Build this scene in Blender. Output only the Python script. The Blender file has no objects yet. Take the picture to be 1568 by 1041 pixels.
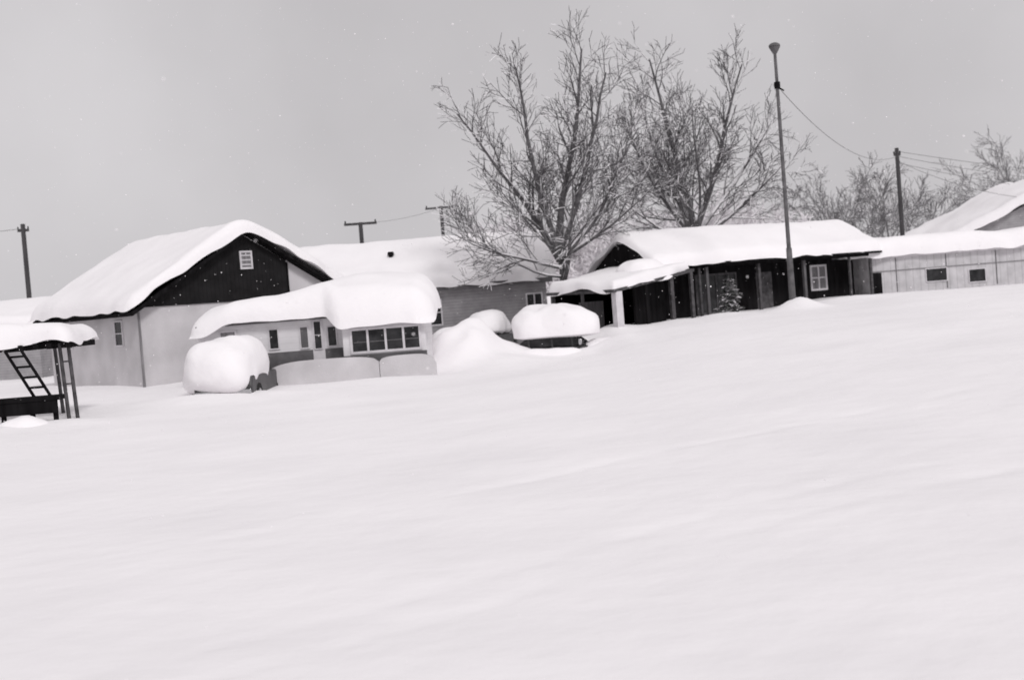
import bpy, math, random
from mathutils import Vector, Matrix, noise
random.seed(7)
S = bpy.context.scene
rad = math.radians

# ------------------------------------------------------------------ materials
def new_mat(name, c1, c2=None, scale=3.0, rough=0.85, bump=0.0, bscale=20.0, spec=0.2, metallic=0.0, stretch=None, detail=5, bdist=0.05):
    m = bpy.data.materials.new(name); m.use_nodes = True
    nt = m.node_tree; b = nt.nodes['Principled BSDF']
    b.inputs['Roughness'].default_value = rough
    b.inputs['Metallic'].default_value = metallic
    b.inputs['Specular IOR Level'].default_value = spec
    tc = nt.nodes.new('ShaderNodeTexCoord')
    src = tc.outputs['Object']
    if stretch:
        mp = nt.nodes.new('ShaderNodeMapping'); mp.inputs['Scale'].default_value = stretch
        nt.links.new(src, mp.inputs['Vector']); src = mp.outputs['Vector']
    n = nt.nodes.new('ShaderNodeTexNoise'); n.inputs['Scale'].default_value = scale
    n.inputs['Detail'].default_value = detail
    nt.links.new(src, n.inputs['Vector'])
    r = nt.nodes.new('ShaderNodeValToRGB')
    r.color_ramp.elements[0].position = 0.3; r.color_ramp.elements[1].position = 0.7
    r.color_ramp.elements[0].color = (*c1, 1); r.color_ramp.elements[1].color = (*(c2 or c1), 1)
    nt.links.new(n.outputs['Fac'], r.inputs['Fac'])
    nt.links.new(r.outputs['Color'], b.inputs['Base Color'])
    if bump > 0:
        n2 = nt.nodes.new('ShaderNodeTexNoise'); n2.inputs['Scale'].default_value = bscale
        n2.inputs['Detail'].default_value = 6
        nt.links.new(src, n2.inputs['Vector'])
        bp = nt.nodes.new('ShaderNodeBump'); bp.inputs['Strength'].default_value = bump
        bp.inputs['Distance'].default_value = bdist
        nt.links.new(n2.outputs['Fac'], bp.inputs['Height'])
        nt.links.new(bp.outputs['Normal'], b.inputs['Normal'])
    return m

def board_mat(name, c1, c2, axis='X', scale=6.0, strength=0.6, groove=0.5, rough=0.8):
    m = new_mat(name, c1, c2, scale=2.0, rough=rough)
    nt = m.node_tree; b = nt.nodes['Principled BSDF']
    tc = [n for n in nt.nodes if n.type == 'TEX_COORD'][0]
    w = nt.nodes.new('ShaderNodeTexWave'); w.wave_type = 'BANDS'; w.bands_direction = axis
    w.wave_profile = 'SAW'; w.inputs['Scale'].default_value = scale; w.inputs['Distortion'].default_value = 0.15
    nt.links.new(tc.outputs['Object'], w.inputs['Vector'])
    r = nt.nodes.new('ShaderNodeValToRGB')
    r.color_ramp.elements[0].position = 0.0; r.color_ramp.elements[0].color = (groove,)*3+(1,)
    r.color_ramp.elements[1].position = 0.18; r.color_ramp.elements[1].color = (1, 1, 1, 1)
    nt.links.new(w.outputs['Fac'], r.inputs['Fac'])
    mx = nt.nodes.new('ShaderNodeMixRGB'); mx.blend_type = 'MULTIPLY'; mx.inputs[0].default_value = 1
    old = b.inputs['Base Color'].links[0].from_socket
    nt.links.new(old, mx.inputs[1]); nt.links.new(r.outputs['Color'], mx.inputs[2])
    nt.links.new(mx.outputs['Color'], b.inputs['Base Color'])
    bp = nt.nodes.new('ShaderNodeBump'); bp.inputs['Strength'].default_value = strength
    bp.inputs['Distance'].default_value = 0.02
    nt.links.new(w.outputs['Fac'], bp.inputs['Height']); nt.links.new(bp.outputs['Normal'], b.inputs['Normal'])
    return m

def bark_mat(name, c1, c2, snow_amt=0.5):
    m = new_mat(name, c1, c2, scale=6, rough=0.9, bump=0.4, bscale=30)
    nt = m.node_tree; b = nt.nodes['Principled BSDF']
    geo = nt.nodes.new('ShaderNodeNewGeometry')
    sx = nt.nodes.new('ShaderNodeSeparateXYZ'); nt.links.new(geo.outputs['Normal'], sx.inputs[0])
    n = nt.nodes.new('ShaderNodeTexNoise'); n.inputs['Scale'].default_value = 1.3
    nt.links.new(geo.outputs['Position'], n.inputs['Vector'])
    ad = nt.nodes.new('ShaderNodeMath'); ad.operation = 'MULTIPLY'
    nt.links.new(sx.outputs['Z'], ad.inputs[0]); nt.links.new(n.outputs['Fac'], ad.inputs[1])
    r = nt.nodes.new('ShaderNodeValToRGB')
    r.color_ramp.elements[0].position = max(0.02, 0.5-0.42*snow_amt); r.color_ramp.elements[1].position = max(.07, 0.56-0.42*snow_amt)
    nt.links.new(ad.outputs[0], r.inputs['Fac'])
    mx = nt.nodes.new('ShaderNodeMixRGB')
    old = b.inputs['Base Color'].links[0].from_socket
    nt.links.new(r.outputs['Color'], mx.inputs[0]); nt.links.new(old, mx.inputs[1])
    mx.inputs[2].default_value = (0.85, 0.83, 0.85, 1)
    nt.links.new(mx.outputs['Color'], b.inputs['Base Color'])
    return m

M_snow  = new_mat('snow', (0.87, 0.848, 0.862), (0.92, 0.897, 0.91), scale=0.6, rough=0.95, bump=0.35, bscale=5, spec=0.05)
M_field = new_mat('snow_field', (0.86, 0.838, 0.852), (0.92, 0.897, 0.91), scale=0.35, rough=0.95, bump=0.45, bscale=1.8, spec=0.05, stretch=(0.9, 1.1, 1), detail=10, bdist=0.08)
M_bark  = bark_mat('bark', (0.075, 0.072, 0.075), (0.17, 0.165, 0.17), 0.98)
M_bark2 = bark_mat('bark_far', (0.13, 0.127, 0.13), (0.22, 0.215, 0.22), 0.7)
M_frost = new_mat('frosted_twigs', (0.6, 0.58, 0.6), (0.85, 0.82, 0.84), scale=1.5, rough=0.9)
M_stucco = new_mat('grey_stucco', (0.48, 0.465, 0.475), (0.63, 0.61, 0.625), scale=0.8, rough=0.9, bump=0.3, bscale=25)
M_clap  = board_mat('grey_clapboard', (0.28, 0.27, 0.28), (0.38, 0.37, 0.38), 'Z', 2.2, 0.6, 0.55)
M_darkw = board_mat('dark_boards', (0.006, 0.0055, 0.006), (0.016, 0.015, 0.016), 'X', 1.8, 0.6, 0.4)
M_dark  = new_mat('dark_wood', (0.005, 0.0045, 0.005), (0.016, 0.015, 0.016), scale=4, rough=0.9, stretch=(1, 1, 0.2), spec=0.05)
M_mid   = new_mat('weathered_wood', (0.05, 0.048, 0.05), (0.12, 0.115, 0.12), scale=5, rough=0.85, bump=0.3, spec=.1)
M_white = new_mat('white_paint', (0.55, 0.53, 0.55), (0.68, 0.66, 0.68), scale=3, rough=0.6)
M_alu   = board_mat('trailer_siding', (0.64, 0.625, 0.64), (0.74, 0.725, 0.74), 'Z', 1.6, 0.3, 0.9, 0.55)
M_ribs  = board_mat('ribbed_siding', (0.44, 0.43, 0.44), (0.6, 0.585, 0.6), 'X', 0.9, 0.5, 0.75, 0.55)
M_band  = new_mat('grey_band', (0.09, 0.086, 0.09), (0.14, 0.135, 0.14), scale=3, rough=0.6)
M_panel = new_mat('panel_grey', (0.5, 0.485, 0.495), (0.66, 0.64, 0.655), scale=0.9, rough=0.8, bump=0.2)
M_glass = new_mat('window_glass', (0.008, 0.008, 0.009), (0.045, 0.045, 0.047), scale=2.5, rough=0.15, spec=0.25)
M_curt  = new_mat('curtain', (0.14, 0.135, 0.14), (0.28, 0.27, 0.28), scale=2, rough=0.9, stretch=(6, 6, 0.5))
M_car   = new_mat('car_paint', (0.03, 0.03, 0.032), (0.06, 0.058, 0.06), scale=2, rough=0.4, spec=0.4)
M_rub   = new_mat('rubber', (0.015, 0.015, 0.015), (0.03, 0.03, 0.03), scale=9, rough=0.9)
M_chr   = new_mat('chrome', (0.4, 0.4, 0.41), (0.55, 0.55, 0.56), scale=4, rough=0.25, metallic=0.9)
M_pole  = new_mat('pole_wood', (0.04, 0.038, 0.04), (0.08, 0.077, 0.08), scale=4, rough=0.85, stretch=(1, 1, 0.15))
M_steel = new_mat('pole_steel', (0.07, 0.068, 0.07), (0.15, 0.145, 0.15), scale=4, rough=0.5)
M_wire  = new_mat('wire', (0.15, 0.15, 0.15), (0.2, 0.2, 0.2))
M_pine  = new_mat('pine_needles', (0.05, 0.055, 0.05), (0.12, 0.125, 0.12), scale=6)
M_dust  = new_mat('snow_dusting', (0.5, 0.49, 0.5), (0.75, 0.73, 0.75), scale=6)

# ------------------------------------------------------------------ helpers
def link(ob, parent=None):
    S.collection.objects.link(ob)
    if parent is not None: ob.parent = parent
    return ob
def empty(name, loc=(0, 0, 0), rz=0.0):
    e = bpy.data.objects.new(name, None); e.empty_display_size = 0.3
    e.location = loc; e.rotation_euler = (0, 0, rz); return link(e)
def mesh_ob(name, v, f, mat, parent=None, smooth=False, loc=None):
    me = bpy.data.meshes.new(name); me.from_pydata([tuple(p) for p in v], [], f); me.validate(); me.update()
    if smooth: me.polygons.foreach_set('use_smooth', [True]*len(me.polygons))
    ob = bpy.data.objects.new(name, me)
    for mm in (mat if isinstance(mat, (list, tuple)) else [mat]): me.materials.append(mm)
    if loc: ob.location = loc
    return link(ob, parent)
def bevel(ob, w, seg=2):
    md = ob.modifiers.new('bevel', 'BEVEL'); md.width = w; md.segments = seg; return ob
def box(name, x0, x1, y0, y1, z0, z1, mat, parent=None, bv=0.0):
    v = [(x, y, z) for x in (x0, x1) for y in (y0, y1) for z in (z0, z1)]
    f = [(0, 1, 3, 2), (4, 6, 7, 5), (0, 4, 5, 1), (2, 3, 7, 6), (0, 2, 6, 4), (1, 5, 7, 3)]
    ob = mesh_ob(name, v, f, mat, parent)
    if bv: bevel(ob, bv)
    return ob
def prism(name, pts, y0, y1, mat, parent=None, bv=0.0):
    n = len(pts)
    v = [(p[0], y0, p[1]) for p in pts]+[(p[0], y1, p[1]) for p in pts]
    f = [tuple(range(n)), tuple(reversed(range(n, 2*n)))]
    f += [(i, n+i, n+(i+1) % n, (i+1) % n) for i in range(n)]
    ob = mesh_ob(name, v, f, mat, parent)
    if bv: bevel(ob, bv)
    return ob
def add_tube(V, F, pts, rs, sides=5, cap=True):
    base = len(V); n = len(pts)
    for i in range(n):
        d = (pts[min(i+1, n-1)]-pts[max(i-1, 0)])
        if d.length < 1e-6: d = Vector((0, 0, 1))
        d.normalize()
        a = d.orthogonal().normalized(); b = d.cross(a)
        for k in range(sides):
            t = 2*math.pi*k/sides
            V.append(pts[i]+(a*math.cos(t)+b*math.sin(t))*rs[i])
    for i in range(n-1):
        for k in range(sides):
            k2 = (k+1) % sides
            F.append((base+i*sides+k, base+i*sides+k2, base+(i+1)*sides+k2, base+(i+1)*sides+k))
    if cap and sides > 3:
        F.append(tuple(base+(n-1)*sides+k for k in range(sides)))
        F.append(tuple(base+k for k in reversed(range(sides))))
def rod(name, p0, p1, r0, r1, mat, parent=None, sides=8):
    V = []; F = []; p0 = Vector(p0); p1 = Vector(p1)
    add_tube(V, F, [p0.lerp(p1, t/4) for t in range(5)], [r0+(r1-r0)*t/4 for t in range(5)], sides)
    return mesh_ob(name, V, F, mat, parent, smooth=False)
def nz(p, s, seed=0):
    return noise.noise(Vector((p[0]*s+seed*7.3, p[1]*s-seed*3.1, p[2]*s+seed)))
def snow_sheet(name, fb, LU, LV, T, r, parent=None, seed=0, nu=60, nv=40, amp=0.15, rag=0.12, mat=None, tf=None):
    """blanket of snow lying on the surface fb(u,v); rounded edges, uneven thickness"""
    V = []; F = []
    def sp(i, n): return 0.35*(i/n)+0.65*(0.5-0.5*math.cos(math.pi*i/n))
    for side in (0, 1):
        for i in range(nu+1):
            for j in range(nv+1):
                u = sp(i, nu); v = sp(j, nv); p = Vector(fb(u, v))
                d = min(u*LU, (1-u)*LU, v*LV, (1-v)*LV); k = min(d/r, 1)
                if min(u*LU, (1-u)*LU) < r and min(v*LV, (1-v)*LV) < r:   # rounded corners
                    a_ = 1-min(u*LU, (1-u)*LU)/r; b_ = 1-min(v*LV, (1-v)*LV)/r
                    k = max(0, 1-math.sqrt(a_*a_+b_*b_))
                e = math.sqrt(max(0, 1-(1-k)**2))
                p.x += rag*(1-k)*nz(p, 0.9, seed); p.y += rag*(1-k)*nz(p, 0.9, seed+5)
                p.z += rag*(1-k)*(nz(p, 1.1, seed+9)-0.4)
                if side == 0: p.z += T*(tf(u, v) if tf else 1)*e*(1+amp*2*nz(p, 0.35, seed)+amp*0.6*nz(p, 1.3, seed+2))
                V.append(p)
    N = (nu+1)*(nv+1)
    for i in range(nu):
        for j in range(nv):
            a = i*(nv+1)+j; q = (a, a+nv+1, a+nv+2, a+1)
            F.append(q); F.append(tuple(N+x for x in reversed(q)))
    return mesh_ob(name, V, F, mat or M_snow, parent, smooth=True)
def snow_lump(name, c, dims, rz=0, e=0.6, parent=None, seed=0, amp=0.07, mat=None, bottom=0.3, prof=None, nu=64, nv=32):
    V = []; F = []
    def sg(w, m): return math.copysign(abs(w)**m, w)
    cz, sz = math.cos(rz), math.sin(rz)
    for j in range(nv+1):
        ph = -math.pi/2+math.pi*j/nv
        for i in range(nu):
            th = 2*math.pi*i/nu
            x = sg(math.cos(ph), e)*sg(math.cos(th), e); y = sg(math.cos(ph), e)*sg(math.sin(th), e); z = sg(math.sin(ph), e*1.25)
            if z < 0: z *= bottom
            if prof: z = z*prof(x) if z > 0 else z
            p = Vector((x*dims[0]/2, y*dims[1]/2, z*dims[2]))
            nn = nz(p, 0.8, seed)*amp*2+nz(p, 2.2, seed+3)*amp*0.7
            p += p.normalized()*nn if p.length > 0 else Vector()
            V.append(Vector((p.x*cz-p.y*sz+c[0], p.x*sz+p.y*cz+c[1], p.z+c[2])))
    for j in range(nv):
        for i in range(nu):
            i2 = (i+1) % nu
            F.append((j*nu+i, j*nu+i2, (j+1)*nu+i2, (j+1)*nu+i))
    return mesh_ob(name, V, F, mat or M_snow, parent, smooth=True)
def window(name, parent, x0, x1, z0, z1, y, cols=1, rows=1, fw=0.06, glass=None, frame=None):
    frame = frame or M_white
    box(name+'_glass', x0+fw*.5, x1-fw*.5, y-0.012, y+0.01, z0+fw*.5, z1-fw*.5, glass or M_glass, parent)
    box(name+'_frame_l', x0, x0+fw, y-0.045, y-0.002, z0, z1, frame, parent)
    box(name+'_frame_r', x1-fw, x1, y-0.045, y-0.002, z0, z1, frame, parent)
    box(name+'_frame_b', x0+fw, x1-fw, y-0.05, y-0.002, z0, z0+fw, frame, parent)
    box(name+'_frame_t', x0+fw, x1-fw, y-0.05, y-0.002, z1-fw, z1, frame, parent)
    for c in range(1, cols):
        xc = x0+(x1-x0)*c/cols
        box(name+'_mullion_%d' % c, xc-fw*.45, xc+fw*.45, y-0.04, y-0.003, z0+fw, z1-fw, frame, parent)
    for c in range(1, rows):
        zc_ = z0+(z1-z0)*c/rows
        box(name+'_rail_%d' % c, x0+fw, x1-fw, y-0.035, y-0.004, zc_-fw*.35, zc_+fw*.35, frame, parent)
def smst(a, b, x):
    t = min(max((x-a)/(b-a), 0), 1); return t*t*(3-2*t)

# ------------------------------------------------------------------ ground
ZC = [(-60, 1.2), (-22, 1.0), (-14, 0.98), (-9, 0.98), (-6, 0.87), (-3, 0.82), (1.5, 0.86), (2.6, 0.95), (4.2, 1.5), (5.8, 1.58), (10.9, 1.76), (15.2, 1.96), (23, 1.9), (60, 2.1)]
ZN = [(-60, 1.2), (-14, 0.98), (-4, 0.84), (14, 1.85), (60, 2.1)]
def interp(T, x):
    if x <= T[0][0]: return T[0][1]
    for (a, za), (b, zb) in zip(T, T[1:]):
        if x <= b:
            t = (x-a)/(b-a); t = t*t*(3-2*t); return za+(zb-za)*t
    return T[-1][1]
BUMPS = [(11.3, 50.0, 0.55, 0.6, 0.6), (-0.5, 46.6, 0.75, 1.1, 1.2), (-0.6, 43.6, .3, .9, .9),
         (-13.6, 32.6, 0.12, 0.6, 0.5), (-4.0, 40.4, .14, 1.5, .6), (-8.2, 38.6, .14, 1.6, .5), (-9.3, 37.2, .2, 1.3, .6),
         (-11.8, 33.4, 0.12, 0.8, 0.5), (3.0, 45.5, 0.2, 0.9, 0.6), (6.6, 51, 0.12, 0.7, 0.6), (2.6, 49.5, 0.5, 1.5, 1.2), (18, 53, .1, 2.5, 1.5),
         (8.6, 52, .14, .8, .6), (14, 54, .12, 1.2, .8), (0.2, 43.0, .1, 1.3, .7)]
def gz(x, y):
    t = min(max((y-6)/(47-6), 0), 1); t = 0.5*t+0.5*t*t*(3-2*t)
    k = smst(36, 48, y)
    z = (interp(ZC, x)*k+interp(ZN, x)*(1-k))*t
    for bx, by, h, sx, sy in BUMPS:
        q = ((x-bx)/sx)**2+((y-by)/sy)**2
        if q < 12: z += h*math.exp(-q*0.5)
    q = ((x+1.95)/1.15)**2+((y-45.4)/1.9)**2          # ploughed bank beside the mobile home, flat topped
    if q < 6: z += (1.22+0.25*noise.noise(Vector((x*1.4, y*1.2, 5))))*math.exp(-q*q*0.55)
    if y < 90:
        z += 0.10*noise.noise(Vector((x*0.11, y*0.09, 0)))+0.045*noise.noise(Vector((x*0.3+y*0.12, y*0.42-x*0.2, 3)))
        c = x*0.75-y*0.66                                    # faint wind ripples run diagonally
        z += 0.008*noise.noise(Vector((c*1.6, (x*.66+y*.75)*0.3, 8)))+0.009*noise.noise(Vector((x*2.1, y*2.3, 11)))
        for off, wv in ((0.0, .6), (1.1, .62), (6.5, .4)):   # old half-filled tracks crossing the field
            yl_ = 12.6+off+0.55*x+wv*math.sin(x*0.35)
            d = (y-yl_)/0.14
            if abs(d) < 4 and -7 < x < 12:
                z -= 0.028*math.exp(-d*d*0.5)*(0.5+1.1*noise.noise(Vector((x*.9, off, 1))))*smst(-7, -4, x)*(1-smst(8, 12, x))
    if y > 95: z = z+(2.0-z)*min((y-95)/60, 1)
    return z
xs = []
x = -34.0
while x < 38:
    xs.append(x); x += 0.13 if -8 < x < 10 else 0.26
xs = [-1500, -700, -300, -150, -90, -60, -45]+xs+[45, 60, 90, 150, 300, 700, 1500]
ys = [-60, -25, -8]
y = 0.0
while y < 62:
    ys.append(y); y += 0.11 if 8 < y < 24 else 0.26
ys += [64, 68, 74, 82, 92, 105, 125, 160, 220, 320, 500, 900, 1800]
V = [(a, b, gz(a, b)) for b in ys for a in xs]; nx = len(xs)
F = [(j*nx+i, j*nx+i+1, (j+1)*nx+i+1, (j+1)*nx+i) for j in range(len(ys)-1) for i in range(nx-1)]
mesh_ob('snow_ground', V, F, M_field, smooth=True)

# distant snowy hill
V = []; F = []
NX, NY = 80, 24
for j in range(NY+1):
    for i in range(NX+1):
        px = -60+180*i/NX; py = 135+90*j/NY
        h = 6.6*math.exp(-((px-18)/26)**2)*math.sin(math.pi*j/NY)
        h += 2.2*noise.noise(Vector((px*0.06, py*0.05, 2)))*math.sin(math.pi*j/NY)
        V.append((px, py, 1.4+max(h, -0.5)))
for j in range(NY):
    for i in range(NX):
        a = j*(NX+1)+i; F.append((a, a+1, a+NX+2, a+NX+1))
mesh_ob('snowy_hill', V, F, M_snow, smooth=True)

# ------------------------------------------------------------------ left house (gable house)
g = empty('gabled_house', (-13.3, 46.0, 0), math.atan2(.68, .73))
W, L, EH, RH = 9.06, 7.7, 3.75, 6.35
prism('walls', [(0, 0.2), (W, 0.2), (W, EH), (W/2, RH), (0, EH)], 0, L, M_stucco, g)
prism('gable_boards', [(0.12, EH+0.05), (6.35, EH+0.05), (6.35, EH+(W-6.35)*(RH-EH)/(W/2)-0.02), (W/2, RH-0.05)], -0.05, -0.004, M_darkw, g)
box('gable_corner_trim', 6.36, 6.44, -0.06, -0.004, EH+.05, EH+1.45, M_dark, g)
sl = (RH-EH)/(W/2)
for nm, xa, xb in (('roof_deck_left', -0.45, W/2), ('roof_deck_right', W+0.45, W/2)):
    za = RH-abs(W/2-xa)*sl
    prism(nm, [(xa, za+0.02), (xb, RH+0.02), (xb, RH+0.16), (xa, za+0.16)] if xa < xb else [(xb, RH+0.02), (xa, za+0.02), (xa, za+0.16), (xb, RH+0.16)], -0.45, L+0.5, M_dark, g)
def fb(u, v):
    xx = -0.6+u*(W+1.2); d = abs(xx-W/2); d = math.sqrt(d*d+0.25)-0.3
    return (xx, -0.5+v*(L+1.1), RH+0.17-d*sl)
snow_sheet('roof_snow', fb, W+1.2, L+1.1, 0.42, 0.35, g, seed=1, nu=80, nv=70, amp=.2)
window('gable_vent', g, 4.3, 4.85, 5.0, 5.7, -0.05, 1, 4, 0.07, glass=M_curt)
e2 = empty('side_wall_parts', (0, 0, 0), -math.pi/2); e2.parent = g
window('side_window', e2, -1.95, -1.3, 2.45, 3.4, 0, 1, 2, 0.05)
window('side_window_far', e2, -6.2, -5.6, 2.45, 3.3, 0, 1, 2, 0.05)
box('downspout', -0.07, 0.0, -0.10, -0.03, 0.5, EH-0.1, M_curt, g)

s = empty('neighbour_house', (-35, 66, 0), 0)
box('walls', 0, 10.7, 0, 7, 0.2, 3.7, M_clap, s)
box('eave_board', -.2, 10.9, -0.4, -0.3, 3.55, 3.72, M_dark, s)
snow_sheet('roof_snow', lambda u, v: (-0.3+u*11.3, -0.4+v*7.8, 3.76+1.0*(1-abs(2*v-1))), 11.3, 7.8, 0.4, 0.4, s, seed=11)

# ------------------------------------------------------------------ rear long house
b = empty('clapboard_house', (-11.2, 60.0, 0), rad(1.0))
W2 = 13.0; D2 = 8.4
eh = 3.95; rh = 6.1
V = [(0, 0, .2), (W2, 0, .2), (W2, D2, .2), (0, D2, .2), (0, 0, eh), (W2, 0, eh), (W2, D2, eh), (0, D2, eh), (0, D2/2, rh), (W2, D2/2, rh)]
mesh_ob('walls', V, [(0, 1, 5, 4), (2, 3, 7, 6), (1, 2, 6, 9, 5), (3, 0, 4, 8, 7), (4, 5, 9, 8), (6, 7, 8, 9), (0, 3, 2, 1)], M_clap, b)
box('eave_board', -0.3, W2+0.3, -0.45, -0.35, eh-0.2, eh+0.02, M_band, b)
def fb(u, v):
    yy = -0.5+v*(D2+1.0); d = abs(yy-D2/2); d = math.sqrt(d*d+0.3)-0.35
    return (-0.5+u*(W2+1.0), yy, rh+0.04-d*(rh-eh)/(D2/2))
snow_sheet('roof_snow', fb, W2+1, D2+1, 0.42, 0.4, b, seed=2, nu=90, nv=50, amp=0.16)
window('window_a', b, 7.35, 8.05, 2.1, 3.35, 0, 1, 2, 0.07)
window('window_b', b, 12.0, 12.8, 2.3, 3.3, 0, 2, 1, 0.07)
rod('vent_pipe', (5.7, 2.1, 5.0), (5.7, 2.1, 5.75), 0.1, 0.1, M_dark, b)
rod('vent_cap', (5.7, 2.1, 5.66), (5.7, 2.1, 5.82), 0.17, 0.14, M_dark, b)

# ------------------------------------------------------------------ mobile home with window bay
t = empty('mobile_home', (-10.45, 42.6, 0), rad(-2.5))
TL = 7.6
box('body', 0, TL, 0, 2.5, 0.5, 3.0, M_alu, t, 0.08)
box('body_band', 2.3, 4.9, -0.02, 0.01, 1.0, 1.9, M_band, t)
box('bay', 4.95, 7.68, -0.55, 1.5, 0.6, 2.62, M_alu, t, 0.03)
box('bay_band', 4.94, 7.69, -0.575, -0.5, 1.2, 1.62, M_band, t)
window('bay_window', t, 5.2, 7.55, 1.66, 2.5, -0.55, 4, 1, 0.08)
box('bay_window_rail', 5.3, 7.45, -0.575, -0.565, 2.02, 2.05, M_band, t)
window('end_window', t, 0.75, 1.35, 2.2, 2.75, 0, 1, 1, 0.06, glass=M_curt)
window('window_a', t, 2.40, 2.76, 2.0, 2.7, 0, fw=.04)
window('window_b', t, 3.44, 3.76, 1.95, 2.7, 0, 1, 1, fw=.04, glass=M_band)
box('door_leaf', 3.86, 4.26, -0.03, -0.003, 1.5, 2.93, M_white, t)
window('door_window', t, 3.92, 4.2, 1.9, 2.85, -0.03, 1, 2, glass=M_glass, fw=.03)
window('window_c', t, 4.36, 4.70, 1.95, 2.65, 0, 1, 1, fw=.04)
box('rain_rail', 0.0, 4.9, -0.06, -0.003, 2.9, 2.95, M_band, t)
def fb(u, v):
    xx = -0.2+u*(TL+0.6); yy = -0.85+v*3.7
    fr = 1-smst(0.0, 0.5, v)
    z = 2.98-0.43*smst(4.4, 5.0, xx)*fr-0.35*(1-smst(0.2, 1.4, xx))*fr
    if xx < 5.0: yy += 0.5*(1-smst(4.3, 5.0, xx))*(1-v)
    return (xx, yy, z)
def tf(u, v):
    xx = -0.2+u*(TL+0.6)
    return 0.64+0.18*smst(0.2, 2.5, xx)+0.54*smst(2.6, 5.6, xx)-0.22*smst(5.8, 8.0, xx)
snow_sheet('roof_snow', fb, TL+.6, 3.7, 0.98, 0.75, t, seed=4, nu=100, nv=50, amp=0.07, rag=.08, tf=tf)
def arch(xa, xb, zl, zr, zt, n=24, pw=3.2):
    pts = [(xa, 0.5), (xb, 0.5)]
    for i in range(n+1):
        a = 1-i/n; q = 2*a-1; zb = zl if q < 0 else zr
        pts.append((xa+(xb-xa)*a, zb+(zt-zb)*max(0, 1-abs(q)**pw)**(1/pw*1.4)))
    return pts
prism('arched_panel_long', arch(2.3, 6.15, 0.95, 1.38, 1.6), -0.98, -0.9, M_panel, t)  # upright grey sheets with arched tops, standing in for an unidentified grey shape
prism('arched_panel_short', arch(6.17, 8.0, 1.38, 1.2, 1.54), -0.98, -0.9, M_panel, t)

# ------------------------------------------------------------------ porch house (right)
h = empty('porch_house', (6.2, 54.0, 0), math.atan2(.469, .883))
HL = 12.3; HW = 4.8; EZ = 4.0; RZ = 5.3
V = [(0, 1.3, .5), (HL, 1.3, .5), (HL, HW, .5), (0, HW, .5), (0, 1.3, 4.0), (HL, 1.3, 4.0), (HL, HW, EZ), (0, HW, EZ)]
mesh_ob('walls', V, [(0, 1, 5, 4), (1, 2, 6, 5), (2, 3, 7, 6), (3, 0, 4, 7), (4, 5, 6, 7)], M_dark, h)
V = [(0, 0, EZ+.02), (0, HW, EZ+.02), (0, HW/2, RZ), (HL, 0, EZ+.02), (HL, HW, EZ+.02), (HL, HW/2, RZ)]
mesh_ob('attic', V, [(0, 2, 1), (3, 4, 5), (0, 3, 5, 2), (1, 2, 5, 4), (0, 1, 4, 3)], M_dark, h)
box('porch_floor', 0, HL, 0, 1.3, 0.6, 1.2, M_mid, h)
box('porch_beam', 0, HL, -0.02, 0.12, 3.78, EZ-0.01, M_dark, h)
def fb(u, v):
    yy = -0.35+v*(HW+0.7); d = abs(yy-HW/2); d = math.sqrt(d*d+0.15)-0.25
    return (-0.2+u*(HL+0.65), yy, RZ+0.05-d*(RZ-EZ)/(HW/2))
snow_sheet('roof_snow', fb, HL+.65, HW+.7, 0.36, 0.3, h, seed=5, nu=90, nv=40, amp=.2)
box('roof_edge_front', -0.2, HL+0.3, -0.33, -0.25, EZ-0.12, EZ-0.02, M_dark, h)
for i, (px, w) in enumerate(((0.2, .1), (2.35, .1), (2.75, .13), (5.6, .13), (8.2, .13), (10.9, .1), (12.2, .12))):
    box('porch_post_%d' % i, px-w/2, px+w/2, 0.0, w, 1.0, 3.78, M_mid if i not in (2, 4) else M_band, h)
window('picture_window', h, 3.0, 5.3, 1.7, 3.5, 1.3, 2, 1, 0.09, frame=M_mid)
window('side_window', h, 9.6, 10.6, 2.35, 3.55, 1.3, 2, 2, 0.09, glass=M_curt)
box('door', 6.4, 7.3, 1.26, 1.297, 1.3, 3.4, M_mid, h)
inv = (Matrix.Translation((6.2, 54.0, 0)) @ Matrix.Rotation(math.atan2(.469, .883), 4, 'Z')).inverted()
def loc(p): return inv @ Vector(p)
A = Vector((4.0, 48.3, 3.12)); C = Vector((7.8, 53.4, 3.74)); Dd = Vector((4.6, 57.6, 3.75)); B = Vector((1.55, 52.4, 3.2))
q = [loc(p) for p in (A, C, Dd, B)]
lo = [p-Vector((0, 0, 0.12)) for p in q]
mesh_ob('lean_to_deck', q+lo, [(0, 1, 2, 3), (7, 6, 5, 4), (0, 4, 5, 1), (1, 5, 6, 2), (2, 6, 7, 3), (3, 7, 4, 0)], M_mid, h)
def bil(u, v):
    a = q[0].lerp(q[1], u); c = q[3].lerp(q[2], u); p = a.lerp(c, v); return (p.x, p.y, p.z+0.01)
snow_sheet('lean_to_snow', bil, 6.3, 4.8, 0.36, 0.28, h, seed=6, nu=50, nv=40, rag=0.2)
def wpost(nm, x, y, top, w, mat):
    p = loc((x, y, 0)); box(nm, p.x-w/2, p.x+w/2, p.y-w/2, p.y+w/2, 0.7, top, mat, h)
wpost('corner_post', 4.1, 48.6, 3.04, 0.3, M_white)
wpost('front_post_1', 5.4, 50.3, 3.26, 0.12, M_dark)
wpost('front_post_2', 6.6, 51.9, 3.46, 0.16, M_mid)
wpost('front_post_3', 7.6, 53.2, 3.62, 0.14, M_mid)
wpost('left_post', 1.8, 52.3, 3.12, 0.14, M_mid)
wpost('left_post_2', 2.9, 50.5, 3.06, 0.1, M_mid)
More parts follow.
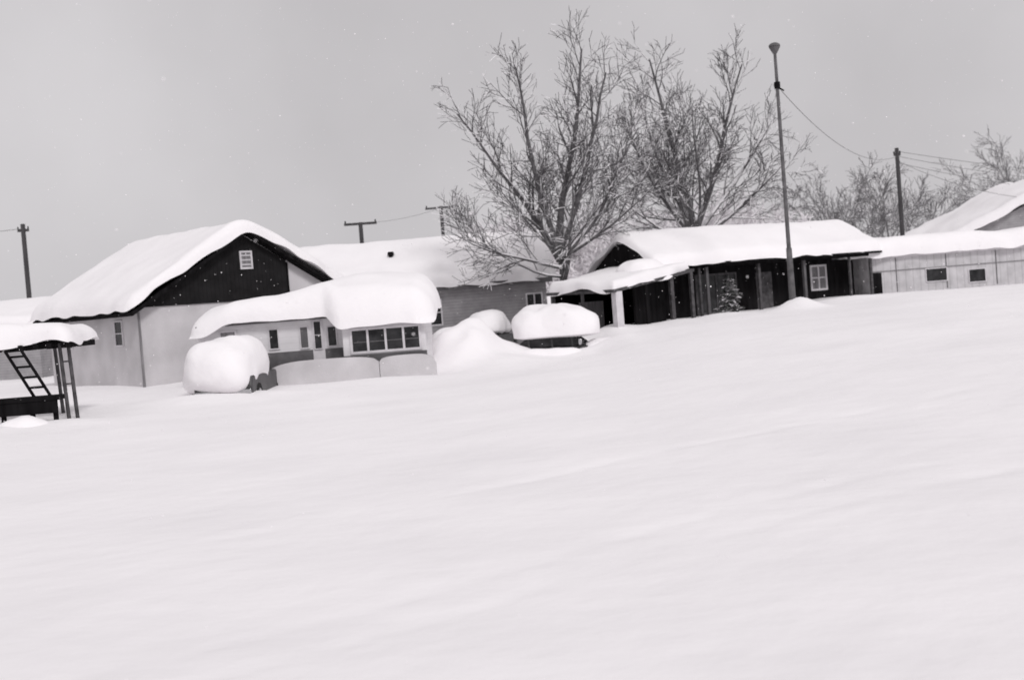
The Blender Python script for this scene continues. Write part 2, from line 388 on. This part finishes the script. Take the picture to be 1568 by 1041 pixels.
for nm, pa, pb, zt, mm in (('lean_to_back', (1.9, 52.9), (4.6, 57.2), 3.1, M_dark), ('lean_to_wall', (5.0, 51.0), (6.6, 54.2), 3.35, M_dark), ('storage_panel', (2.9, 52.6), (3.9, 53.2), 2.7, M_curt)):
    a = loc((pa[0], pa[1], .6)); c = loc((pb[0], pb[1], .6)); nrm = Vector((-(c-a).y, (c-a).x, 0)).normalized()*0.08
    up = Vector((0, 0, zt-.6))
    mesh_ob(nm, [a, c, c+nrm, a+nrm, a+up, c+up, c+nrm+up, a+nrm+up], [(0, 1, 5, 4), (1, 2, 6, 5), (2, 3, 7, 6), (3, 0, 4, 7), (4, 5, 6, 7)], mm, h)
snow_lump('snow_heap_on_lean_to', loc((5.6, 53.2, 3.75)), (2.2, 1.6, 0.6), 0, 0.8, h, 12, 0.05)

# small snow-dusted christmas tree in front of the porch window
V = []; F = []; mi = []
base = Vector((9.25, 53.7, 1.35)); H = 2.0
add_tube(V, F, [base, base+Vector((0, 0, H))], [0.05, 0.01], 5); mi += [0]*len(F)
for lv in range(13):
    z = 0.12+lv*(H-0.2)/13; R = 0.8*(1-z/H)**0.8*random.uniform(0.7, 1.15)
    for k in range(13):
        a = random.random()*6.28; r = R*random.uniform(0.6, 1.15)
        p0 = base+Vector((0, 0, z)); p1 = p0+Vector((math.cos(a)*r, math.sin(a)*r, -0.15*r+0.05))
        for m in range(9):
            c = p0.lerp(p1, random.uniform(.2, 1)); w = 0.1
            side = Vector((-math.sin(a), math.cos(a), random.uniform(-.6, .6)))*w
            i0 = len(V); V += [c-side, c+side, c+(p1-p0).normalized()*0.16+Vector((0, 0, random.uniform(-.12, .02)))]
            F.append((i0, i0+1, i0+2)); mi.append(1 if random.random() < .5 else 2)
ob = mesh_ob('pine_tree', V, F, [M_bark, M_dust, M_pine])
ob.data.polygons.foreach_set('material_index', mi)

# ------------------------------------------------------------------ second mobile home, right
m2 = empty('long_mobile_home', (16.9, 60.0, 0), rad(3.0))
ML = 22.0
box('body', 0, ML, 0, 3.4, 0.8, 3.72, M_ribs, m2, 0.05)
box('seam_rail', 0.02, ML, -0.03, -0.003, 2.98, 3.02, M_curt, m2)
box('eave_rail', 0.0, ML, -0.05, -0.003, 3.6, 3.68, M_white, m2)
window('window_a', m2, 2.7, 3.75, 2.33, 2.98, 0, 1, 1, 0.04)
window('window_b', m2, 4.75, 5.6, 2.15, 2.8, 0, 1, 1, 0.04)
window('window_c', m2, 9.0, 9.9, 2.38, 3.0, 0, 1, 1, 0.04)
box('door', 0.15, 0.6, -0.035, -0.003, 1.4, 2.95, M_dark, m2)
for i in range(6):
    box('wall_rib_%d' % i, 1.3+i*2.4, 1.34+i*2.4, -0.02, -0.003, 2.0, 3.6, M_band, m2)
snow_sheet('roof_snow', lambda u, v: (-1.6+u*(ML+2), -0.3+v*4.0, 3.73), ML+2, 4.0, 0.85, 0.7, m2, seed=8, nu=140, nv=30, amp=0.12)

fr = empty('barn', (27.6, 80, 0), rad(0))
BW = 17.0; bz = 4.3; bp_ = 7.9
prism('walls', [(0, .5), (BW, .5), (BW, bz), (BW/2, bp_), (0, bz)], 0, 12, M_clap, fr)
def fb(u, v):
    xx = -0.6+u*(BW+1.2); d = abs(xx-BW/2); d = math.sqrt(d*d+.3)-.4
    return (xx, -0.6+v*13.2, bp_+.05-d*(bp_-bz)/(BW/2))
snow_sheet('roof_snow', fb, BW+1.2, 13.2, 0.6, 0.5, fr, seed=9, amp=.25)

# ------------------------------------------------------------------ cars
def make_car(name, loc3, rz, paint=M_car):
    c = empty(name, loc3, rz)
    prism('body', [(-2.25, .32), (2.2, .32), (2.3, .55), (2.22, .84), (1.15, .95), (-1.6, .98), (-2.22, .92), (-2.32, .6)], -0.88, 0.88, paint, c, 0.07)
    prism('glasshouse', [(-1.55, .98), (1.1, .95), (0.55, 1.40), (-1.0, 1.42)], -0.74, 0.74, M_glass, c, 0.04)
    prism('roof', [(-1.05, 1.405), (0.6, 1.385), (0.5, 1.46), (-0.95, 1.48)], -0.76, 0.76, paint, c, 0.03)
    for sy in (-1, 1):
        for px in (-1.0, -0.15, 0.58):
            box('pillar_%d_%d' % (sy+1, int(px*100)), px-0.035, px+0.035, 0.742*sy-0.012, 0.742*sy+0.012, .96, 1.42, paint, c)
        for wx in (-1.4, 1.42):
            V = []; F = []
            add_tube(V, F, [Vector((wx, sy*0.68, .33)), Vector((wx, sy*0.9, .33))], [.33, .33], 20)
            mesh_ob('wheel_%d_%d' % (sy+1, int(wx*10)), V, F, M_rub, c)
            V = []; F = []
            add_tube(V, F, [Vector((wx, sy*0.89, .33)), Vector((wx, sy*0.915, .33))], [.19, .16], 14)
            mesh_ob('hubcap_%d_%d' % (sy+1, int(wx*10)), V, F, M_chr, c)
    box('front_bumper', 2.26, 2.38, -.85, .85, .42, .54, M_chr, c, .02)
    box('rear_bumper', -2.4, -2.28, -.85, .85, .42, .54, M_chr, c, .02)
    box('grille', 2.24, 2.32, -.5, .5, .58, .74, M_dark, c)
    return c
c1 = make_car('parked_car', (-8.62, 40.4, 0.46), rad(88))
snow_lump('snow_cap', (-0.85, 0.22, 1.0), (3.7, 2.25, 1.1), 0, 0.58, c1, 21, 0.1, bottom=0.62)
c2 = make_car('parked_car', (1.7, 46.6, 0.26), rad(-10))
snow_lump('snow_cap', (-0.1, 0, 1.38), (3.1, 2.2, 1.08), 0, 0.66, c2, 22, 0.12, bottom=0.1, prof=lambda x: 1-.12*x)
snow_lump('hood_snow', (1.65, -.1, 0.7), (1.7, 2.0, 0.42), 0, 0.75, c2, 23, 0.06, bottom=0.4)
snow_lump('front_snow', (-0.1, -1.4, 0.5), (3.0, 1.0, 0.5), 0, 0.85, c2, 24, 0.06, bottom=0.6)
box('wing_mirror', 0.85, 0.95, -1.1, -0.86, 1.0, 1.2, M_chr, c2, .02)
c3 = make_car('parked_car', (-1.0, 56.0, 0.62), rad(80))
snow_lump('snow_cap', (-0.3, 0, 1.2), (3.4, 1.9, 0.85), 0, 0.8, c3, 25, 0.1, bottom=0.4)

# ------------------------------------------------------------------ left timber shelter
w = empty('wooden_shelter', (-15.45, 34.0, 0.22), rad(2))
box('fascia', -0.6, 3.6, -0.05, 0.02, 2.6, 2.72, M_dark, w)
box('fascia_back', -0.6, 3.6, 2.2, 2.27, 2.6, 2.72, M_dark, w)
for i in range(12):
    xx = -0.5+i*0.37+random.uniform(-.05, .05)
    box('rafter_%d' % i, xx-.06, xx+.06, -0.3, 2.4, 2.45+0.06*random.random(), 2.62+0.03*random.random(), M_dark, w)
snow_sheet('roof_snow', lambda u, v: (-0.8+u*4.6, -0.4+v*3.0, 2.7), 4.6, 3.0, 0.5, 0.42, w, seed=31, nu=50, nv=30, rag=0.25, amp=.25)
for i, (px, py) in enumerate(((3.4, 0.05), (3.62, 0.08), (2.6, 2.15), (-0.4, 0.05), (-0.4, 2.15))):
    rod('post_%d' % i, (px+.1, py, 0.3), (px, py, 2.62), 0.055, 0.05, M_mid, w, 7)
for i in range(2):
    rod('cross_peg_%d' % i, (3.45, 0.05, 1.5+i*.6), (3.66, 0.08, 1.5+i*.6), 0.022, .022, M_mid, w, 6)
for k, dx in enumerate((0, 0.42)):
    rod('ladder_rail_%d' % k, (2.1+dx, -0.35, 2.5), (2.9+dx, -0.55, 1.1), 0.045, 0.045, M_dark, w, 6)
for i in range(5):
    tt = 0.12+i*0.2; xx = 2.1+.8*tt; zz = 2.5-1.4*tt; yy = -.35-.2*tt
    rod('ladder_rung_%d' % i, (xx, yy, zz), (xx+.42, yy, zz), 0.032, 0.032, M_dark, w, 6)
box('bench_top', 1.5, 3.5, -0.75, -0.2, 1.13, 1.26, M_dark, w, .02)
box('bench_front', 1.5, 3.45, -0.72, -0.66, .8, 1.128, M_dark, w)
for i, xx in enumerate((1.55, 1.95, 2.7, 3.3)):
    box('bench_leg_%d' % i, xx, xx+.11, -0.64, -0.54, .1, 1.128, M_dark, w)
snow_lump('bench_snow', (2.6, -1.0, .42), (1.7, .8, .36), 0, .85, w, 33, .08)

# ------------------------------------------------------------------ poles and wires
yl = empty('yard_light_pole', (11.05, 50, 0))
rod('shaft_lower', (0, 0, 1.2), (0, 0, 4.2), 0.14, 0.11, M_steel, yl, 12)
rod('shaft_upper', (0, 0, 4.2), (0, 0, 11.85), 0.085, 0.06, M_steel, yl, 10)
rod('bracket', (0, 0, 10.4), (0, 0, 10.65), 0.12, 0.12, M_dark, yl, 10)
rod('bracket_arm', (0, 0, 10.45), (0.25, 0, 10.3), 0.04, 0.03, M_dark, yl, 6)
rod('lamp_base', (0, 0, 11.75), (0, 0, 12.0), 0.08, 0.22, M_steel, yl, 14)
snow_lump('lamp_globe', (0, 0, 12.05), (0.46, 0.46, 0.13), 0, 1.0, yl, 1, 0.0, mat=M_steel, bottom=.8, nu=16, nv=10)
def wire(name, a, b_, sag, r=0.018):
    a = Vector(a); b_ = Vector(b_); V = []; F = []
    pts = [a.lerp(b_, i/24)-Vector((0, 0, sag*4*(i/24)*(1-i/24))) for i in range(25)]
    add_tube(V, F, pts, [r]*25, 4); return mesh_ob(name, V, F, M_wire)
def upole(name, x, y, top, r, arm=0.0, ang=0, zoff=0.15, base=0.5, ah=.07):
    p = empty(name, (x, y, 0), ang)
    rod('pole', (0, 0, base), (0, 0, top), r*1.25, r, M_pole, p, 10)
    if arm:
        box('crossarm', -arm/2, arm/2, -0.06, 0.06, top-zoff-ah, top-zoff+ah, M_pole, p)
        for k in (-.46, .46):
            rod('insulator_%d' % int(k*100), (arm*k, 0, top-zoff+ah), (arm*k, 0, top-zoff+ah+.14), .045, .035, M_dark, p, 6)
    return p
upole('utility_pole', 24.2, 78, 10.4, .12, .4, 0, .4)
upole('utility_pole', -26.1, 70, 9.25, .12, .6, 0, .35)
upole('utility_pole', -8.3, 75, 8.25, .12, 1.9, rad(8), .08)
upole('utility_pole', -4.0, 85, 9.6, .11, 2.1, rad(-5), .1, ah=.06)
wire('power_line', (11.2, 50, 10.3), (24.2, 78, 9.9), 1.1, 0.013)
for i, (z0, z1, sg_) in enumerate(((10.2, 9.2, .5), (9.9, 8.6, .7), (9.5, 8.0, .9))):
    wire('power_line', (24.2, 78, z0), (60, 112, z1), sg_, .016)
wire('power_line', (24.2, 78, 9.6), (33.0, 80, 6.8), .4, .016)
wire('power_line', (-8.3, 75, 8.2), (-4.0, 85, 9.5), .2, .012)
wire('power_line', (-26.1, 70, 9.0), (-70, 60, 9.5), .8, .018)

# ------------------------------------------------------------------ trees
def grow(V, F, p, d, L, r, lvl, maxl, cfg, rng):
    n = (7, 8, 6, 4, 2, 2)[min(lvl, 5)]
    pts = [p.copy()]; dirs = [d.copy()]; cur = p.copy(); dd = d.copy()
    wob = (0.05, 0.12, 0.18, 0.22, 0.22, .2)[min(lvl, 5)]
    for i in range(n):
        dd = (dd+Vector((rng.uniform(-1, 1), rng.uniform(-1, 1), rng.uniform(-1, 1)))*wob+Vector((0, 0, cfg['up'][min(lvl, len(cfg['up'])-1)]))).normalized()
        cur = cur+dd*(L/n); pts.append(cur.copy()); dirs.append(dd.copy())
    rs = [max(r*(1-0.78*i/n), cfg['rmin']) for i in range(n+1)]
    add_tube(V, F, pts, rs, (9, 7, 5, 4, 3, 3)[min(lvl, 5)], cap=lvl < 2)
    if lvl >= maxl: return
    k = cfg['kids'][lvl]; k = max(1, int(round(k*rng.uniform(.85, 1.15)*(L/cfg['len'][lvl] if lvl > 0 else 1))))
    for c in range(k):
        tt = (0.55+0.45*(c+rng.random())/k) if lvl == 0 else (0.14+0.86*(c+rng.random())/k)
        f = min(tt, 0.999)*n; i = int(f); q = pts[i].lerp(pts[i+1], f-i); bd = dirs[min(i+1, n)]
        ax = bd.orthogonal().normalized(); ax = Matrix.Rotation(rng.uniform(0, 6.283) if lvl else 6.283*(c*0.382+rng.uniform(-.06, .06)), 3, bd) @ ax
        lo_, hi_ = cfg['ang'][lvl]
        nd = (Matrix.Rotation(rad(rng.uniform(lo_, hi_)), 3, ax) @ bd).normalized()
        ln = cfg['len'][lvl+1]*rng.uniform(.7, 1.15)*(1.0 if lvl == 0 else (1.15-0.6*tt))
        rr = rs[i]*cfg['rr'][lvl]
        grow(V, F, q, nd, ln, rr, lvl+1, maxl, cfg, rng)
def tree(name, loc3, cfg, seed, maxl=4, mat=M_bark, extra=None):
    rng = random.Random(seed); V = []; F = []
    grow(V, F, Vector(loc3), Vector((cfg.get('lean', 0), 0, 1)).normalized(), cfg['len'][0], cfg['r'], 0, maxl, cfg, rng)
    for (pz, dv, ln, rr) in (extra or []):
        grow(V, F, Vector(loc3)+Vector(pz), Vector(dv).normalized(), ln, rr, 1, maxl, cfg, rng)
    return mesh_ob(name, V, F, mat)
cfgA = dict(len=[4.6, 6.6, 2.7, 1.4, 0.7], r=.34, kids=[5, 12, 9, 5], ang=[(22, 66), (24, 54), (24, 54), (20, 50)],
            up=[0.0, 0.06, 0.055, 0.03, 0.02], rr=[.58, .5, .55, .6], rmin=.0125, lean=-0.06)
tree('bare_tree', (2.6, 57, 0.7), cfgA, 5, extra=[((-.2, 0, 4.3), (.1, 0, 1), 8.9, .18), ((-.2, 0, 3.6), (-1, -.1, .25), 5.4, .1),
     ((-.2, 0, 3.2), (-1, .3, .12), 5.0, .08), ((-.1, 0, 4.0), (.9, .1, .5), 5.4, .11), ((-.2, 0, 3.9), (-.55, .1, 1), 8.0, .17),
     ((-.25, 0, 4.2), (-.28, -.2, 1), 8.4, .15), ((-.2, 0, 4.2), (.42, -.1, 1), 8.2, .16), ((-.1, 0, 4.0), (.75, .2, .8), 6.8, .13)])
cfgB = dict(cfgA); cfgB['len'] = [5.8, 7.6, 3.1, 1.6, .8]; cfgB['lean'] = 0.0; cfgB['rmin'] = .015
tree('bare_tree', (10.4, 70, 0.8), cfgB, 12, extra=[((0, 0, 5.2), (-.1, 0, 1), 9.6, .19), ((0, 0, 5), (.4, 0, 1), 9.4, .18), ((0, 0, 4.8), (-.8, 0, .8), 7.2, .14),
     ((0, 0, 4.6), (1, .1, .55), 6.8, .14), ((0, 0, 4.8), (.75, .3, .8), 8.0, .15), ((0, 0, 4.6), (-1, -.2, .4), 6.0, .11), ((0, 0, 5), (-.4, .2, 1), 8.6, .16)])
cfgC = dict(len=[4.5, 7.5, 3.4, 1.8, .9], r=.32, kids=[8, 10, 8, 4], ang=[(25, 65), (25, 55), (25, 50), (20, 50)],
            up=[0, .04, .04, .02, .02], rr=[.5, .5, .55, .6], rmin=.02)
tree('bare_tree', (29.0, 108, 1), cfgC, 21, mat=M_bark2)
tree('bare_tree', (34.0, 114, 1), cfgC, 22, mat=M_bark2)
cfgD = dict(cfgC); cfgD['len'] = [6.5, 8.5, 3.8, 2, 1]
tree('bare_tree', (52.0, 128, 1.5), cfgD, 23, mat=M_bark2)
V = []; F = []
cfgF = dict(len=[2.2, 4.0, 2.0, 1.1], r=.16, kids=[8, 9, 7], ang=[(15, 60), (25, 60), (25, 60)], up=[0, .02, .0, 0], rr=[.6, .6, .7], rmin=.045)
rng = random.Random(3)
for i in range(22):
    xx = -4+i*1.25+rng.uniform(-1, 1); yy = 92+rng.uniform(-7, 10)
    c = dict(cfgF); sc = rng.uniform(.75, 1.3); c['len'] = [l*sc for l in cfgF['len']]
    grow(V, F, Vector((xx, yy, 1.6)), Vector((0, 0, 1)), c['len'][0], .16, 0, 3, c, rng)
mesh_ob('frosted_brush', V, F, M_frost)

# very light snowfall drifting through the air (one object, real flakes in the volume)
V = []; F = []
rng = random.Random(99)
for i in range(5200):
    yy = 7+50*rng.random()**0.7; xx = rng.uniform(-.6, .55)*yy; zz = 0.6+rng.random()*(3+.26*yy)
    if zz < gz(xx, yy)+.05: continue
    r0 = rng.uniform(.004, .010)*(1.6 if rng.random() < .05 else 1); c = Vector((xx, yy, zz)); b0 = len(V)
    for dv in ((1, 0, 0), (-1, 0, 0), (0, 1, 0), (0, -1, 0), (0, 0, 1), (0, 0, -1)):
        V.append(c+Vector(dv)*r0*rng.uniform(.6, 1.4))
    for f in ((0, 2, 4), (2, 1, 4), (1, 3, 4), (3, 0, 4), (2, 0, 5), (1, 2, 5), (3, 1, 5), (0, 3, 5)):
        F.append(tuple(b0+k for k in f))
mesh_ob('falling_snow', V, F, M_snow)

# ------------------------------------------------------------------ world, sun, camera
wd = bpy.data.worlds.new('World'); S.world = wd; wd.use_nodes = True
nt = wd.node_tree; bg = nt.nodes['Background']; bg.inputs['Strength'].default_value = 0.1
sky = nt.nodes.new('ShaderNodeTexSky'); sky.sky_type = 'NISHITA'; sky.sun_disc = False
sky.sun_elevation = rad(42); sky.sun_rotation = rad(155); sky.dust_density = 3
bw = nt.nodes.new('ShaderNodeRGBToBW'); nt.links.new(sky.outputs[0], bw.inputs[0])
tc = nt.nodes.new('ShaderNodeTexCoord')
n = nt.nodes.new('ShaderNodeTexNoise'); n.inputs['Scale'].default_value = 3.0; n.inputs['Detail'].default_value = 6
nt.links.new(tc.outputs['Generated'], n.inputs['Vector'])
r = nt.nodes.new('ShaderNodeValToRGB')
r.color_ramp.elements[0].position = .25; r.color_ramp.elements[1].position = .75
r.color_ramp.elements[0].color = (.52, .502, .518, 1); r.color_ramp.elements[1].color = (.69, .668, .688, 1)
nt.links.new(n.outputs['Fac'], r.inputs['Fac'])
sc = nt.nodes.new('ShaderNodeVectorMath'); sc.operation = 'SCALE'; sc.inputs['Scale'].default_value = 10.0
nt.links.new(r.outputs['Color'], sc.inputs[0])
mx = nt.nodes.new('ShaderNodeMixRGB'); mx.inputs[0].default_value = 0.9
nt.links.new(bw.outputs[0], mx.inputs[1]); nt.links.new(sc.outputs[0], mx.inputs[2])
nt.links.new(mx.outputs[0], bg.inputs['Color'])

sd = bpy.data.lights.new('sun', 'SUN'); sd.energy = 1.5; sd.angle = rad(12); sd.color = (1.0, .98, .98)
so = bpy.data.objects.new('sun', sd); so.rotation_euler = (rad(48), 0, rad(25)); link(so)

cd = bpy.data.cameras.new('camera'); cd.lens = 45; cd.sensor_width = 36; cd.clip_end = 5000
cd.dof.use_dof = True; cd.dof.focus_distance = 22; cd.dof.aperture_fstop = 1.15
co = bpy.data.objects.new('camera', cd); link(co)
co.matrix_world = Matrix.Translation((0, 0, 3.0)) @ Matrix.Rotation(rad(90-1.75), 4, 'X') @ Matrix.Rotation(rad(-4.5), 4, 'Z')
S.camera = co
S.view_settings.view_transform = 'Standard'; S.view_settings.look = 'None'; S.view_settings.exposure = 0
